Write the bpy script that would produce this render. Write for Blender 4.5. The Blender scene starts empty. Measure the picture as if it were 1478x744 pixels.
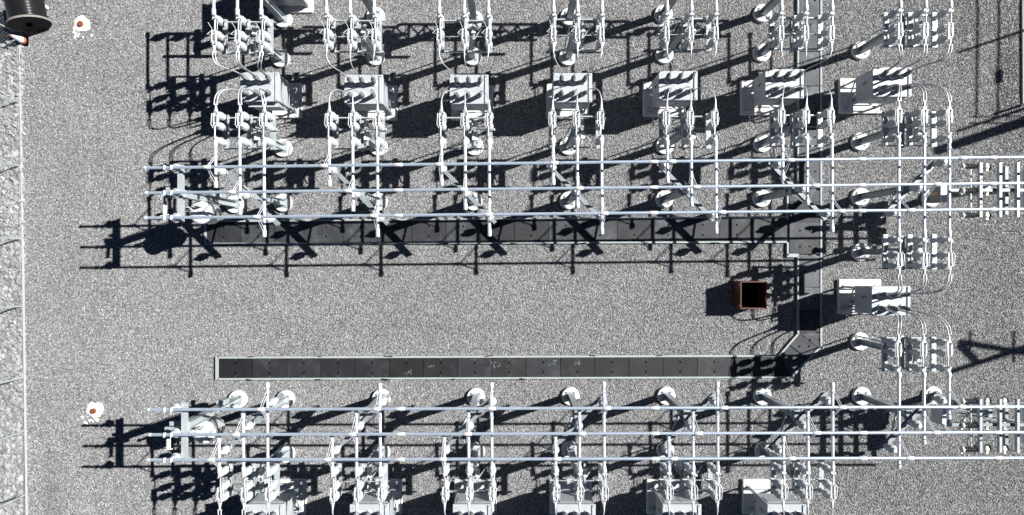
import bpy, math, random
from mathutils import Vector, Matrix
random.seed(7)
C = bpy.context.scene.collection
R = math.radians

# ------------------------------------------------------------------ camera, sky, sun, exposure
H = 24.4          # drone height above the gravel, metres
F = 1000.0        # focal length in pixels of the 1478 px wide photograph
CX, CY = 739.0, 372.0
cam_d = bpy.data.cameras.new('camera')
cam_d.sensor_width = 36.0
cam_d.lens = 36.0 * F / 1478.0
cam_d.clip_end = 2000
cam = bpy.data.objects.new('camera', cam_d)
C.objects.link(cam)
cam.location = (0, 0, H)
cam.rotation_euler = (0, 0, 0)
bpy.context.scene.camera = cam

SUNV = Vector((187, 62, 178)).normalized()           # towards the sun
EL = math.asin(SUNV.z)
AZ = math.atan2(SUNV.x, SUNV.y)                       # clockwise from +Y
w = bpy.data.worlds.new('World')
bpy.context.scene.world = w
w.use_nodes = True
nt = w.node_tree
bg = nt.nodes['Background']
sky = nt.nodes.new('ShaderNodeTexSky')
sky.sky_type = 'NISHITA'
sky.sun_disc = False
sky.sun_elevation = EL
sky.sun_rotation = AZ
sky.altitude = 4000
sky.air_density = 0.35
sky.dust_density = 0.0
sky.ozone_density = 2.0
nt.links.new(sky.outputs[0], bg.inputs[0])
bg.inputs[1].default_value = 0.05
sd = bpy.data.lights.new('sun', 'SUN')
sd.energy = 5.0
sd.angle = R(0.5)
sd.color = (1.0, 0.985, 0.965)
so = bpy.data.objects.new('sun', sd)
C.objects.link(so)
so.rotation_euler = (-SUNV).to_track_quat('-Z', 'Y').to_euler()
so.location = SUNV * 60
vs = bpy.context.scene.view_settings
vs.view_transform = 'Standard'
vs.look = 'None'
vs.exposure = 1.15
vs.gamma = 1.0
vs.use_curve_mapping = False

def W(px, py, h=0.0):
    s = (H - h) / F
    return Vector(((px - CX) * s, -(py - CY) * s, h))

# ------------------------------------------------------------------ materials
def mat(name, col, rough=0.6, metal=0.0, var=0.12, scale=6.0, bump=0.0, bscale=60.0, dirt=None, spec=0.5, streak=False):
    m = bpy.data.materials.new(name)
    m.use_nodes = True
    n = m.node_tree.nodes; l = m.node_tree.links
    b = n['Principled BSDF']
    b.inputs['Roughness'].default_value = rough
    b.inputs['Metallic'].default_value = metal
    b.inputs['Specular IOR Level'].default_value = spec
    tc = n.new('ShaderNodeTexCoord')
    oi = n.new('ShaderNodeObjectInfo')
    add = n.new('ShaderNodeVectorMath'); add.operation = 'ADD'
    mul = n.new('ShaderNodeVectorMath'); mul.operation = 'SCALE'; mul.inputs['Scale'].default_value = 37.0
    comb = n.new('ShaderNodeCombineXYZ')
    l.new(oi.outputs['Random'], comb.inputs[0]); l.new(oi.outputs['Random'], comb.inputs[1])
    l.new(comb.outputs[0], mul.inputs[0])
    l.new(tc.outputs['Object'], add.inputs[0]); l.new(mul.outputs[0], add.inputs[1])
    nz = n.new('ShaderNodeTexNoise'); nz.inputs['Scale'].default_value = scale
    nz.inputs['Detail'].default_value = 6.0; nz.inputs['Roughness'].default_value = 0.65
    l.new(add.outputs[0], nz.inputs['Vector'])
    mr = n.new('ShaderNodeMapRange')
    mr.inputs[1].default_value = 0.3; mr.inputs[2].default_value = 0.7
    mr.inputs[3].default_value = 1.0 - var; mr.inputs[4].default_value = 1.0 + var
    l.new(nz.outputs[0], mr.inputs[0])
    mx = n.new('ShaderNodeMix'); mx.data_type = 'RGBA'; mx.blend_type = 'MULTIPLY'; mx.inputs[0].default_value = 1.0
    mx.inputs[6].default_value = (*col, 1)
    l.new(mr.outputs[0], mx.inputs[7])
    out = mx.outputs[2]
    if dirt:
        nd = n.new('ShaderNodeTexNoise'); nd.inputs['Scale'].default_value = scale * 0.45; nd.inputs['Detail'].default_value = 8
        nd.inputs['Roughness'].default_value = 0.75
        l.new(add.outputs[0], nd.inputs['Vector'])
        m2 = n.new('ShaderNodeMapRange'); m2.inputs[1].default_value = 0.5; m2.inputs[2].default_value = 0.72
        m2.inputs[4].default_value = dirt[3]
        l.new(nd.outputs[0], m2.inputs[0])
        x2 = n.new('ShaderNodeMix'); x2.data_type = 'RGBA'
        l.new(m2.outputs[0], x2.inputs[0]); l.new(out, x2.inputs[6]); x2.inputs[7].default_value = (*dirt[:3], 1)
        out = x2.outputs[2]
    l.new(out, b.inputs['Base Color'])
    if bump:
        bn = n.new('ShaderNodeTexNoise'); bn.inputs['Scale'].default_value = bscale; bn.inputs['Detail'].default_value = 4
        l.new(tc.outputs['Object'], bn.inputs['Vector'])
        bp = n.new('ShaderNodeBump'); bp.inputs['Strength'].default_value = bump; bp.inputs['Distance'].default_value = 0.01
        l.new(bn.outputs[0], bp.inputs['Height']); l.new(bp.outputs[0], b.inputs['Normal'])
    return m

M = {
 'steel': mat('galvanised_steel', (0.325, 0.36, 0.37), 0.45, 0.15, 0.14, 5, 0.15, dirt=(0.23, 0.26, 0.265, 0.5)),
 'paint': mat('white_paint', (0.58, 0.59, 0.59), 0.45, 0.0, 0.05, 3, 0.05, dirt=(0.44, 0.44, 0.42, 0.35)),
 'shadesteel': mat('shade_toned_steel', (0.20, 0.225, 0.235), 0.55, 0.15, 0.15, 5, 0.15, dirt=(0.13, 0.145, 0.15, 0.6)),  # darker copy of the steel, shade on the beams put into its colour
 'cabinet': mat('grey_cabinet_paint', (0.345, 0.37, 0.385), 0.4, 0.0, 0.06, 3, 0.05, dirt=(0.30, 0.31, 0.30, 0.5)),
 'live': mat('cast_aluminium', (0.56, 0.57, 0.58), 0.42, 0.15, 0.06, 9, 0.1),
 'bus': mat('aluminium_bus', (0.54, 0.63, 0.72), 0.32, 0.62, 0.10, 4, 0.05),
 'pipe': mat('aluminium_pipe', (0.62, 0.64, 0.67), 0.38, 0.35, 0.05, 4, 0.05),
 'porcelain': mat('pale_porcelain', (0.36, 0.375, 0.38), 0.25, 0.0, 0.05, 8, spec=0.6),
 'polymer': mat('grey_polymer', (0.13, 0.135, 0.14), 0.4, 0.0, 0.1, 8),
 'darkpoly': mat('dark_polymer', (0.10, 0.105, 0.11), 0.4, 0.0, 0.15, 8),
 'creampoly': mat('cream_porcelain', (0.55, 0.54, 0.45), 0.3, 0.0, 0.08, 8),
 'cablew': mat('aluminium_cable', (0.42, 0.43, 0.45), 0.42, 0.3, 0.1, 20),
 'concrete': mat('pale_concrete', (0.56, 0.55, 0.53), 0.9, 0.0, 0.06, 7, 0.4, 50, dirt=(0.5, 0.47, 0.43, 0.45)),
 'wall': mat('trench_wall', (0.27, 0.30, 0.305), 0.75, 0.0, 0.1, 5, 0.3, 60, dirt=(0.38, 0.38, 0.36, 0.6)),
 'hole': mat('dark_hole', (0.003, 0.003, 0.003), 0.95, 0.0, 0.0, spec=0.0),
 'bin': mat('rusty_brown_steel', (0.06, 0.014, 0.008), 0.6, 0.1, 0.35, 5, 0.3, 30, dirt=(0.05, 0.02, 0.015, 0.7)),
 'rim': mat('worn_rim', (0.085, 0.028, 0.02), 0.6, 0.1, 0.3, 9),
 'black': mat('black_cable_jacket', (0.012, 0.012, 0.013), 0.28, 0.0, 0.1, 9),
 'drum': mat('dark_drum_boards', (0.012, 0.012, 0.013), 0.7, 0.0, 0.4, 5, 0.5, 25, dirt=(0.022, 0.022, 0.022, 0.6), spec=0.2),
 'drumrim': mat('weathered_rim_wood', (0.17, 0.16, 0.14), 0.8, 0.0, 0.25, 12, 0.5, 40),
 'orange': mat('orange_plastic', (0.42, 0.11, 0.06), 0.5, 0.0, 0.08, 9),
 'conduit': mat('orange_brown_conduit', (0.16, 0.055, 0.025), 0.55, 0.0, 0.2, 12),
 'whitewash': mat('spilled_white_grout', (0.62, 0.60, 0.57), 0.95, 0.0, 0.08, 9, 0.8, 40),
 'yellow': mat('yellow_print', (0.70, 0.50, 0.03), 0.5, 0.0, 0.05, 9),
 'red': mat('red_marking', (0.16, 0.03, 0.025), 0.5, 0.0, 0.05, 9),
 'wood': mat('pole_wood', (0.12, 0.08, 0.05), 0.85, 0.0, 0.25, 4, 0.4, 20),
 'edge': mat('pale_edging', (0.36, 0.35, 0.34), 0.85, 0.0, 0.15, 14, 0.4, 60, dirt=(0.36, 0.27, 0.23, 0.7)),
 'dark': mat('dark_cabinet_grey', (0.16, 0.16, 0.155), 0.5, 0.1, 0.1, 9),
}

def lid_mat(nm, k):
    m = mat(nm, tuple(k*c for c in (0.0085, 0.0092, 0.0105)), 0.55, 0.0, 0.35, 2.2, dirt=tuple(k*c for c in (0.03, 0.032, 0.033)) + (0.9,), spec=0.35)
    n = m.node_tree.nodes; l = m.node_tree.links; b = n['Principled BSDF']
    tc = n.new('ShaderNodeTexCoord')
    mp = n.new('ShaderNodeMapping'); mp.inputs['Rotation'].default_value = (0, 0, R(45)); mp.inputs['Scale'].default_value = (26, 26, 26)
    l.new(tc.outputs['Object'], mp.inputs[0])
    v = n.new('ShaderNodeTexVoronoi'); v.inputs['Randomness'].default_value = 0.0; v.inputs['Scale'].default_value = 1.0
    l.new(mp.outputs[0], v.inputs['Vector'])
    bp = n.new('ShaderNodeBump'); bp.inputs['Strength'].default_value = 0.9; bp.inputs['Distance'].default_value = 0.01; bp.invert = True
    l.new(v.outputs['Distance'], bp.inputs['Height']); l.new(bp.outputs[0], b.inputs['Normal'])
    # per lid brightness
    oi = n.new('ShaderNodeObjectInfo')
    hs = n.new('ShaderNodeHueSaturation')
    mr = n.new('ShaderNodeMapRange'); mr.inputs[3].default_value = 0.7; mr.inputs[4].default_value = 2.0
    l.new(oi.outputs['Random'], mr.inputs[0]); l.new(mr.outputs[0], hs.inputs['Value'])
    src = b.inputs['Base Color'].links[0].from_socket
    l.new(src, hs.inputs['Color']); l.new(hs.outputs[0], b.inputs['Base Color'])
    return m
M['lid'] = lid_mat('dark_trench_lid', 1.0)
M['lidgrey'] = lid_mat('grey_trench_lid', 2.1)
M['lidpale'] = lid_mat('pale_grey_trench_lid', 4.2)

def stone_mat(name, stops, stain_shade=()):
    m = bpy.data.materials.new(name); m.use_nodes = True
    n = m.node_tree.nodes; l = m.node_tree.links; b = n['Principled BSDF']
    b.inputs['Roughness'].default_value = 0.9
    oi = n.new('ShaderNodeObjectInfo')
    cr = n.new('ShaderNodeValToRGB')
    e = cr.color_ramp.elements
    while len(e) < len(stops): e.new(0.5)
    for k, (p, c) in enumerate(stops):
        e[k].position = p; e[k].color = (*c, 1)
    l.new(oi.outputs['Random'], cr.inputs[0])
    g = n.new('ShaderNodeNewGeometry')
    nz = n.new('ShaderNodeTexNoise'); nz.inputs['Scale'].default_value = 0.35; nz.inputs['Detail'].default_value = 7; nz.inputs['Roughness'].default_value = 0.6
    l.new(g.outputs['Position'], nz.inputs['Vector'])
    mr = n.new('ShaderNodeMapRange'); mr.inputs[1].default_value = 0.3; mr.inputs[2].default_value = 0.7; mr.inputs[3].default_value = 0.84; mr.inputs[4].default_value = 1.13
    l.new(nz.outputs[0], mr.inputs[0])
    mx = n.new('ShaderNodeMix'); mx.data_type = 'RGBA'; mx.blend_type = 'MULTIPLY'; mx.inputs[0].default_value = 1
    l.new(cr.outputs[0], mx.inputs[6]); l.new(mr.outputs[0], mx.inputs[7])
    last = mx.outputs[2]
    for (cx_, cy_, rx, ry, amt) in stain_shade:       # dark smears and wheel tracks, and shade painted into the stone colour
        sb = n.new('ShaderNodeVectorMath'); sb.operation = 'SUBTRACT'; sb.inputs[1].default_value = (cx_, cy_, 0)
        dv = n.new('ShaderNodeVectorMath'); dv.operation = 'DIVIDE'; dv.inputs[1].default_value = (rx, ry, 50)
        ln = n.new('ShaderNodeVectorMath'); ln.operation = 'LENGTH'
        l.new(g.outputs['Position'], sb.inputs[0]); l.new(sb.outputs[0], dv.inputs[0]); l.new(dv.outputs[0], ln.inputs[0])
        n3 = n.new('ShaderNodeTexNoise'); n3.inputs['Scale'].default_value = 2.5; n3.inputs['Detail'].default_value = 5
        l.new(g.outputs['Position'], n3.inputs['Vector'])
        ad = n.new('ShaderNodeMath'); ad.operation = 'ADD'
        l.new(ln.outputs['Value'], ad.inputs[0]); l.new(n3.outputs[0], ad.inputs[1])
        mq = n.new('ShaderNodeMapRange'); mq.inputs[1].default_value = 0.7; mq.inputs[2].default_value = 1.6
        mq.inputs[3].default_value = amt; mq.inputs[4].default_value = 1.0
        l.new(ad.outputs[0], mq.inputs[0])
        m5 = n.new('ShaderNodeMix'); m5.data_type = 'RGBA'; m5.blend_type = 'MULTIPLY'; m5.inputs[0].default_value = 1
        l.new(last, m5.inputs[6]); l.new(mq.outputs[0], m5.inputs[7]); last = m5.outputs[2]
    l.new(last, b.inputs['Base Color'])
    return m
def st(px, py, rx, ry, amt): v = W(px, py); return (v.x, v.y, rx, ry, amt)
STAIN_SHADE = [st(73,705,0.35,1.8,0.72), st(88,712,0.25,1.5,0.8), st(905,367,0.55,0.2,0.6), st(300,435,3.0,0.35,0.88), st(620,470,5.0,0.3,0.9), st(150,250,0.5,4.5,0.9), st(100,300,0.4,5,0.92), st(1458,115,0.9,3.0,0.55), st(1400,60,0.6,2.5,0.8), st(1440,420,1.2,5.0,0.84), st(1300,690,6,1.5,0.9)]  # the broad dark band at upper right is a shadow painted as colour
M['gravel'] = stone_mat('grey_crushed_gravel', [(0.0, (0.06, 0.06, 0.063)), (0.3, (0.13, 0.131, 0.133)), (0.6, (0.215, 0.216, 0.217)), (0.85, (0.30, 0.301, 0.30)), (1.0, (0.46, 0.462, 0.46))], STAIN_SHADE)
M['riprap'] = stone_mat('pale_riprap_rock', [(0.0, (0.13, 0.13, 0.13)), (0.4, (0.20, 0.205, 0.205)), (0.8, (0.27, 0.27, 0.265)), (1.0, (0.38, 0.375, 0.36))])

def ground_mat():
    m = bpy.data.materials.new('gravel_bed'); m.use_nodes = True
    n = m.node_tree.nodes; l = m.node_tree.links; b = n['Principled BSDF']
    b.inputs['Roughness'].default_value = 0.95
    g = n.new('ShaderNodeNewGeometry')
    v = n.new('ShaderNodeTexVoronoi'); v.inputs['Scale'].default_value = 24.0
    l.new(g.outputs['Position'], v.inputs['Vector'])
    cr = n.new('ShaderNodeValToRGB')
    cr.color_ramp.elements[0].color = (0.05, 0.05, 0.055, 1); cr.color_ramp.elements[1].color = (0.32, 0.315, 0.30, 1)
    l.new(v.outputs['Color'], cr.inputs[0]); l.new(cr.outputs[0], b.inputs['Base Color'])
    bp = n.new('ShaderNodeBump'); bp.inputs['Strength'].default_value = 0.8; bp.inputs['Distance'].default_value = 0.02; bp.invert = True
    l.new(v.outputs['Distance'], bp.inputs['Height']); l.new(bp.outputs[0], b.inputs['Normal'])
    return m
M['ground'] = ground_mat()

# ------------------------------------------------------------------ mesh builder
class MB:
    def __init__(s): s.v = []; s.f = []; s.m = []; s.sm = []
    def add(s, vs, fs, mi=0, smooth=False):
        o = len(s.v); s.v += [tuple(p) for p in vs]
        for f in fs: s.f.append([i + o for i in f]); s.m.append(mi); s.sm.append(smooth)
        return s
    def box(s, c, d, rot=None, mi=0):
        c = Vector(c); x, y, z = d[0]/2, d[1]/2, d[2]/2
        P = [Vector(p) for p in ((-x,-y,-z),(x,-y,-z),(x,y,-z),(-x,y,-z),(-x,-y,z),(x,-y,z),(x,y,z),(-x,y,z))]
        if rot is not None: P = [rot @ p for p in P]
        return s.add([p + c for p in P], [(0,3,2,1),(4,5,6,7),(0,1,5,4),(1,2,6,5),(2,3,7,6),(3,0,4,7)], mi)
    def bbox(s, c, d, bv=0.01, mi=0):          # box with chamfered upright and top edges
        x, y, z = d[0]/2, d[1]/2, d[2]/2; vs = []
        for zz, ins in ((-z, 0), (z - bv, 0), (z, bv)):
            for (sx, sy) in ((1,1),(-1,1),(-1,-1),(1,-1)):
                if sx * sy > 0: pts = [(sx*(x-ins), sy*(y-bv-ins)), (sx*(x-bv-ins), sy*(y-ins))]
                else: pts = [(sx*(x-bv-ins), sy*(y-ins)), (sx*(x-ins), sy*(y-bv-ins))]
                for p in pts: vs.append((c[0]+p[0], c[1]+p[1], c[2]+zz))
        fs = [tuple(range(7,-1,-1)), tuple(range(16,24))]
        for r_ in range(2):
            for k in range(8): fs.append((r_*8+k, r_*8+(k+1)%8, r_*8+8+(k+1)%8, r_*8+8+k))
        return s.add(vs, fs, mi)
    def bar(s, a, b, wd, ht, mi=0, up=(0,0,1)):
        a = Vector(a); b = Vector(b); d = b - a; L = d.length; x = d.normalized(); u = Vector(up)
        if abs(x.dot(u)) > 0.98: u = Vector((0,1,0))
        y = u.cross(x).normalized(); z = x.cross(y)
        rot = Matrix((x, y, z)).transposed()
        return s.box((a+b)/2, (L, wd, ht), rot, mi)
    def tube(s, pts, r, n=8, mi=0, cap=True, smooth=True):
        pts = [Vector(p) for p in pts]; rs = r if isinstance(r, (list, tuple)) else [r]*len(pts)
        vs = []; ref = None
        for i, p in enumerate(pts):
            t = (pts[min(i+1, len(pts)-1)] - pts[max(i-1, 0)]).normalized()
            if ref is None:
                ref = Vector((0,0,1)) if abs(t.z) < 0.9 else Vector((1,0,0))
            u = (ref - t * ref.dot(t)).normalized(); ref = u; v_ = t.cross(u)
            for k in range(n):
                a = 2*math.pi*k/n
                vs.append(p + (u*math.cos(a) + v_*math.sin(a)) * rs[i])
        fs = []
        for i in range(len(pts)-1):
            for k in range(n): fs.append((i*n+k, i*n+(k+1)%n, (i+1)*n+(k+1)%n, (i+1)*n+k))
        s.add(vs, fs, mi, smooth)
        if cap:
            e = len(pts)-1
            s.add(vs[:n], [tuple(range(n-1,-1,-1))], mi); s.add(vs[e*n:], [tuple(range(n))], mi)
        return s
    def lathe(s, c, prof, n=16, mi=0, axis=(0,0,1), smooth=True):
        ax = Vector(axis).normalized(); pts = []; rs = []
        ref = Vector((0,0,1)) if abs(ax.z) < 0.9 else Vector((1,0,0))
        u = (ref - ax*ref.dot(ax)).normalized(); v_ = ax.cross(u); c = Vector(c); vs = []
        for (r, z) in prof:
            for k in range(n):
                a = 2*math.pi*k/n
                vs.append(c + ax*z + (u*math.cos(a)+v_*math.sin(a))*max(r, 1e-4))
        fs = []
        for i in range(len(prof)-1):
            for k in range(n): fs.append((i*n+k, i*n+(k+1)%n, (i+1)*n+(k+1)%n, (i+1)*n+k))
        s.add(vs, fs, mi, smooth)
        e = len(prof)-1
        s.add(vs[:n], [tuple(range(n-1,-1,-1))], mi); s.add(vs[e*n:], [tuple(range(n))], mi)
        return s
    def prism(s, poly, z0, z1, mi=0):
        n = len(poly)
        ar = sum(poly[i][0]*poly[(i+1)%n][1] - poly[(i+1)%n][0]*poly[i][1] for i in range(n))
        if ar < 0: poly = poly[::-1]
        vs = [(p[0], p[1], z0) for p in poly] + [(p[0], p[1], z1) for p in poly]
        fs = [tuple(range(n-1,-1,-1)), tuple(range(n, 2*n))] + [(i,(i+1)%n,n+(i+1)%n,n+i) for i in range(n)]
        return s.add(vs, fs, mi)
    def mesh(s, name, mats):
        me = bpy.data.meshes.new(name); me.from_pydata(s.v, [], s.f)
        for m in (mats if isinstance(mats, (list, tuple)) else [mats]): me.materials.append(M[m])
        me.polygons.foreach_set('material_index', s.m)
        me.polygons.foreach_set('use_smooth', s.sm)
        me.update()
        return me
    def obj(s, name, mats, parent=None, loc=(0,0,0)):
        return put(name, s.mesh(name, mats), parent, loc)

def put(name, me, parent=None, loc=(0,0,0), rz=0.0):
    o = bpy.data.objects.new(name, me); C.objects.link(o); o.location = loc
    if rz: o.rotation_euler = (0, 0, rz)
    if parent: o.parent = parent
    return o
def tag(o, label=None, cat=None, group=None, kind=None):
    if label: o['label'] = label
    if cat: o['category'] = cat
    if group: o['group'] = group
    if kind: o['kind'] = kind
    return o
def thing(name, loc, label, cat, group=None, rz=0.0):
    o = bpy.data.objects.new(name, None); C.objects.link(o); o.location = loc; o.rotation_euler = (0,0,rz)
    o.empty_display_size = 0.2
    return tag(o, label, cat, group)
def copy_thing(root, loc, label, rz=0.0):
    r = root.copy(); C.objects.link(r); r.location = loc; r.rotation_euler = (0,0,rz); r['label'] = label
    for ch in list(root.children):
        c = ch.copy(); C.objects.link(c); c.parent = r
        for g in ch.children:
            d = g.copy(); C.objects.link(d); d.parent = c
    return r

ORD = ['first', 'second', 'third', 'fourth', 'fifth', 'sixth', 'seventh']
PH = ['left', 'middle', 'right']

# ------------------------------------------------------------------ ground and stones
gr = put('ground', None or (MB().add([(-90,-90,0),(90,-90,0),(90,90,0),(-90,90,0)], [(0,1,2,3)])).mesh('ground', 'ground'))
tag(gr, 'grey crushed gravel ground of the yard', None, None, 'structure')

def scatter(name, rect, density, smin, smax, mkey, seed, zoff, subdiv=1, disp=2.2, power=1.6):
    x0, y0, x1, y1 = rect
    me = MB().add([(x0,y0,zoff),(x1,y0,zoff),(x1,y1,zoff),(x0,y1,zoff)], [(0,1,2,3)]).mesh(name, mkey)
    o = put(name, me)
    ng = bpy.data.node_groups.new(name, 'GeometryNodeTree')
    ng.interface.new_socket('Geometry', in_out='INPUT', socket_type='NodeSocketGeometry')
    ng.interface.new_socket('Geometry', in_out='OUTPUT', socket_type='NodeSocketGeometry')
    N = ng.nodes; L = ng.links
    gi = N.new('NodeGroupInput'); go = N.new('NodeGroupOutput')
    d = N.new('GeometryNodeDistributePointsOnFaces'); d.inputs['Density'].default_value = density; d.inputs['Seed'].default_value = seed
    L.new(gi.outputs[0], d.inputs[0])
    g2i = N.new('GeometryNodeGeometryToInstance')
    for k in range(5):
        ico = N.new('GeometryNodeMeshIcoSphere'); ico.inputs['Radius'].default_value = 1.0; ico.inputs['Subdivisions'].default_value = subdiv
        nz = N.new('ShaderNodeTexNoise'); nz.noise_dimensions = '4D'; nz.inputs['W'].default_value = seed*3.1 + k*7.7
        nz.inputs['Scale'].default_value = 1.3
        sb = N.new('ShaderNodeVectorMath'); sb.operation = 'SUBTRACT'; sb.inputs[1].default_value = (0.5,0.5,0.5)
        sc = N.new('ShaderNodeVectorMath'); sc.operation = 'SCALE'; sc.inputs['Scale'].default_value = disp
        sp = N.new('GeometryNodeSetPosition'); mm = N.new('GeometryNodeSetMaterial'); mm.inputs['Material'].default_value = M[mkey]
        L.new(nz.outputs['Color'], sb.inputs[0]); L.new(sb.outputs[0], sc.inputs[0]); L.new(sc.outputs[0], sp.inputs['Offset'])
        L.new(ico.outputs[0], sp.inputs['Geometry'])
        ss = N.new('GeometryNodeSetShadeSmooth'); ss.inputs['Shade Smooth'].default_value = False
        L.new(sp.outputs[0], ss.inputs[0]); L.new(ss.outputs[0], mm.inputs[0]); L.new(mm.outputs[0], g2i.inputs[0])
    ip = N.new('GeometryNodeInstanceOnPoints'); ip.inputs['Pick Instance'].default_value = True
    L.new(d.outputs['Points'], ip.inputs['Points']); L.new(g2i.outputs[0], ip.inputs['Instance'])
    rr = N.new('FunctionNodeRandomValue'); rr.data_type = 'FLOAT_VECTOR'; rr.inputs[0].default_value = (0,0,0); rr.inputs[1].default_value = (6.28,6.28,6.28)
    rs = N.new('FunctionNodeRandomValue'); rs.data_type = 'FLOAT'; rs.inputs[2].default_value = 0; rs.inputs[3].default_value = 1; rs.inputs['Seed'].default_value = 5
    pw = N.new('ShaderNodeMath'); pw.operation = 'POWER'; pw.inputs[1].default_value = power
    ma = N.new('ShaderNodeMath'); ma.operation = 'MULTIPLY_ADD'; ma.inputs[1].default_value = smax - smin; ma.inputs[2].default_value = smin
    L.new(rs.outputs[1], pw.inputs[0]); L.new(pw.outputs[0], ma.inputs[0])
    L.new(ma.outputs[0], ip.inputs['Scale']); L.new(rr.outputs[0], ip.inputs['Rotation'])
    jn = N.new('GeometryNodeJoinGeometry')
    L.new(ip.outputs[0], jn.inputs[0]); L.new(jn.outputs[0], go.inputs[0])
    md = o.modifiers.new('scatter', 'NODES'); md.node_group = ng
    return o
tl, br_ = W(33, -40), W(1478+60, 744+50)
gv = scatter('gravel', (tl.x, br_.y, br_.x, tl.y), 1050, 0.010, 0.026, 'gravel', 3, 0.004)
tag(gv, 'loose grey crushed gravel covering the whole yard', 'gravel', None, 'stuff')
a_, b_ = W(-90, -40), W(34, 790)
rp = scatter('riprap', (a_.x, b_.y, b_.x - 0.02, a_.y), 330, 0.028, 0.105, 'riprap', 9, 0.0, subdiv=2, disp=3.0, power=2.2)
tag(rp, 'pale broken rocks in the strip along the left edge', 'rocks', None, 'stuff')

# pale edging line at the border of the two stone beds
ed = MB()
e0, e1 = W(28.5, -40), W(40.5, 790)
ed.bar((e0.x, e0.y, 0.045), (e1.x, e1.y, 0.045), 0.034, 0.09)
tag(ed.obj('edging_strip', 'edge'), 'thin pale edging strip between the rocks and the gravel', 'edging')

# chain link fence
fn = thing('wire_fence', (0,0,0), 'thin wire fence with steel posts above the rocks at left', 'fence')
def fx(y): return e0.x + (y - e0.y) / (e1.y - e0.y) * (e1.x - e0.x) - 0.06
for py in (-40, 48, 148, 240, 345, 442, 545, 622, 714, 780):
    y = W(0, py).y; x = fx(y)
    MB().tube([(x, y, 0), (x, y, 2.15)], 0.03, 8).obj('post', 'steel', fn)
yt, yb = e0.y, e1.y
MB().tube([(fx(yt), yt, 2.13), (fx(yb), yb, 2.13)], 0.02, 8).obj('top_rail', 'steel', fn)
MB().tube([(fx(yt), yt, 0.08), (fx(yb), yb, 0.08)], 0.006, 5).obj('tension_wire', 'steel', fn)
fab = MB(); y = yb
while y < yt:
    for dy, ox in ((2.0, 0.034), (-2.0, 0.038)):
        ya, yc = y, y + dy
        fab.tube([(fx(ya)+ox, ya, 0.1), (fx(yc)+ox, yc, 2.1)], 0.0012, 3, cap=False, smooth=False)
    y += 0.13
tag(fab.obj('wire_mesh', 'steel', fn), kind='stuff')

# ------------------------------------------------------------------ cable trenches
ZL = 0.085; ZW = 0.11
def lidmesh(poly, name='lid'):
    cx = sum(p[0] for p in poly)/len(poly); cy = sum(p[1] for p in poly)/len(poly)
    q = [(cx + (p[0]-cx)*0.985, cy + (p[1]-cy)*0.98) for p in poly]
    mb = MB().prism([(p[0]-cx, p[1]-cy) for p in q], -0.05, 0)
    return mb, (cx, cy, ZL)
def lid(parent, poly, horiz=True, key='lid'):
    mb, loc = lidmesh(poly)
    d = (0, 0.17) if horiz else (0.17, 0)
    for s in (-1, 1):
        mb.lathe((d[0]*s, d[1]*s, -0.001), [(0.036, 0), (0.036, 0.004)], 8, 1)
        mb.lathe((d[0]*s*1.75, d[1]*s*1.75, -0.001), [(0.011, 0), (0.009, 0.006)], 6, 2)
    o = mb.obj('lid', [key, 'hole', 'wall'], parent, (loc[0], loc[1], loc[2] + random.uniform(-0.003, 0.003)))
    o.rotation_euler = (random.uniform(-.006, .006), random.uniform(-.004, .004), random.uniform(-.002, .002))
def P(px, py, h=0.09): v = W(px, py, h); return (v.x, v.y)
def wall(parent, pts, wd=0.062, name='side_wall'):
    for a, b in zip(pts[:-1], pts[1:]):
        a = W(a[0], a[1], ZW); b = W(b[0], b[1], ZW)
        MB().bar((a.x, a.y, 0.0), (b.x, b.y, 0.0), wd, 2*ZW).obj(name, 'wall', parent)
def straps(parent, xs, f):
    for k, x in enumerate(xs):
        y = f(x)
        v = W(x, y, ZW)
        MB().box((v.x, v.y, ZW+0.01), (random.choice((0.12,0.22,0.3)), 0.025, 0.02), Matrix.Rotation(random.uniform(-.15,.15), 3, 'Z')).obj('joint_strap', 'hole', parent)

t1 = thing('cable_trench', W(725, 531), 'lower dark cable trench of concrete lids with pale walls across the open gravel', 'cable trench')
t1.location = (0,0,0)
lt_top = lambda x: 516.5 - (x-312)*2.5/800
lt_bot = lambda x: 547.5 - (x-312)*2.5/800
x = 315.0; n = 0
while x < 1100:
    x2 = min(x + 49.4, 1108)
    if 1108 - x2 < 15: x2 = 1108
    lid(t1, [P(x, lt_top(x)+1.2), P(x2, lt_top(x2)+1.2), P(x2, lt_bot(x2)-1.2), P(x, lt_bot(x)-1.2)]); x = x2
    if x >= 1108: break
lid(t1, [P(1108, 515.4), P(1126, 515), P(1142, 543.5), P(1108, 543.5)])
wall(t1, [(314, lt_top(312)), (1126, lt_top(1126))]); wall(t1, [(314, lt_bot(312)), (1142, lt_bot(1142))])
wall(t1, [(313, 515), (313, 549)], 0.11, 'end_wall')
straps(t1, [362, 461, 560, 706, 855, 952], lambda x: lt_top(x)-1); straps(t1, [360, 460, 557, 655, 755], lambda x: lt_bot(x)+1)

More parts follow.
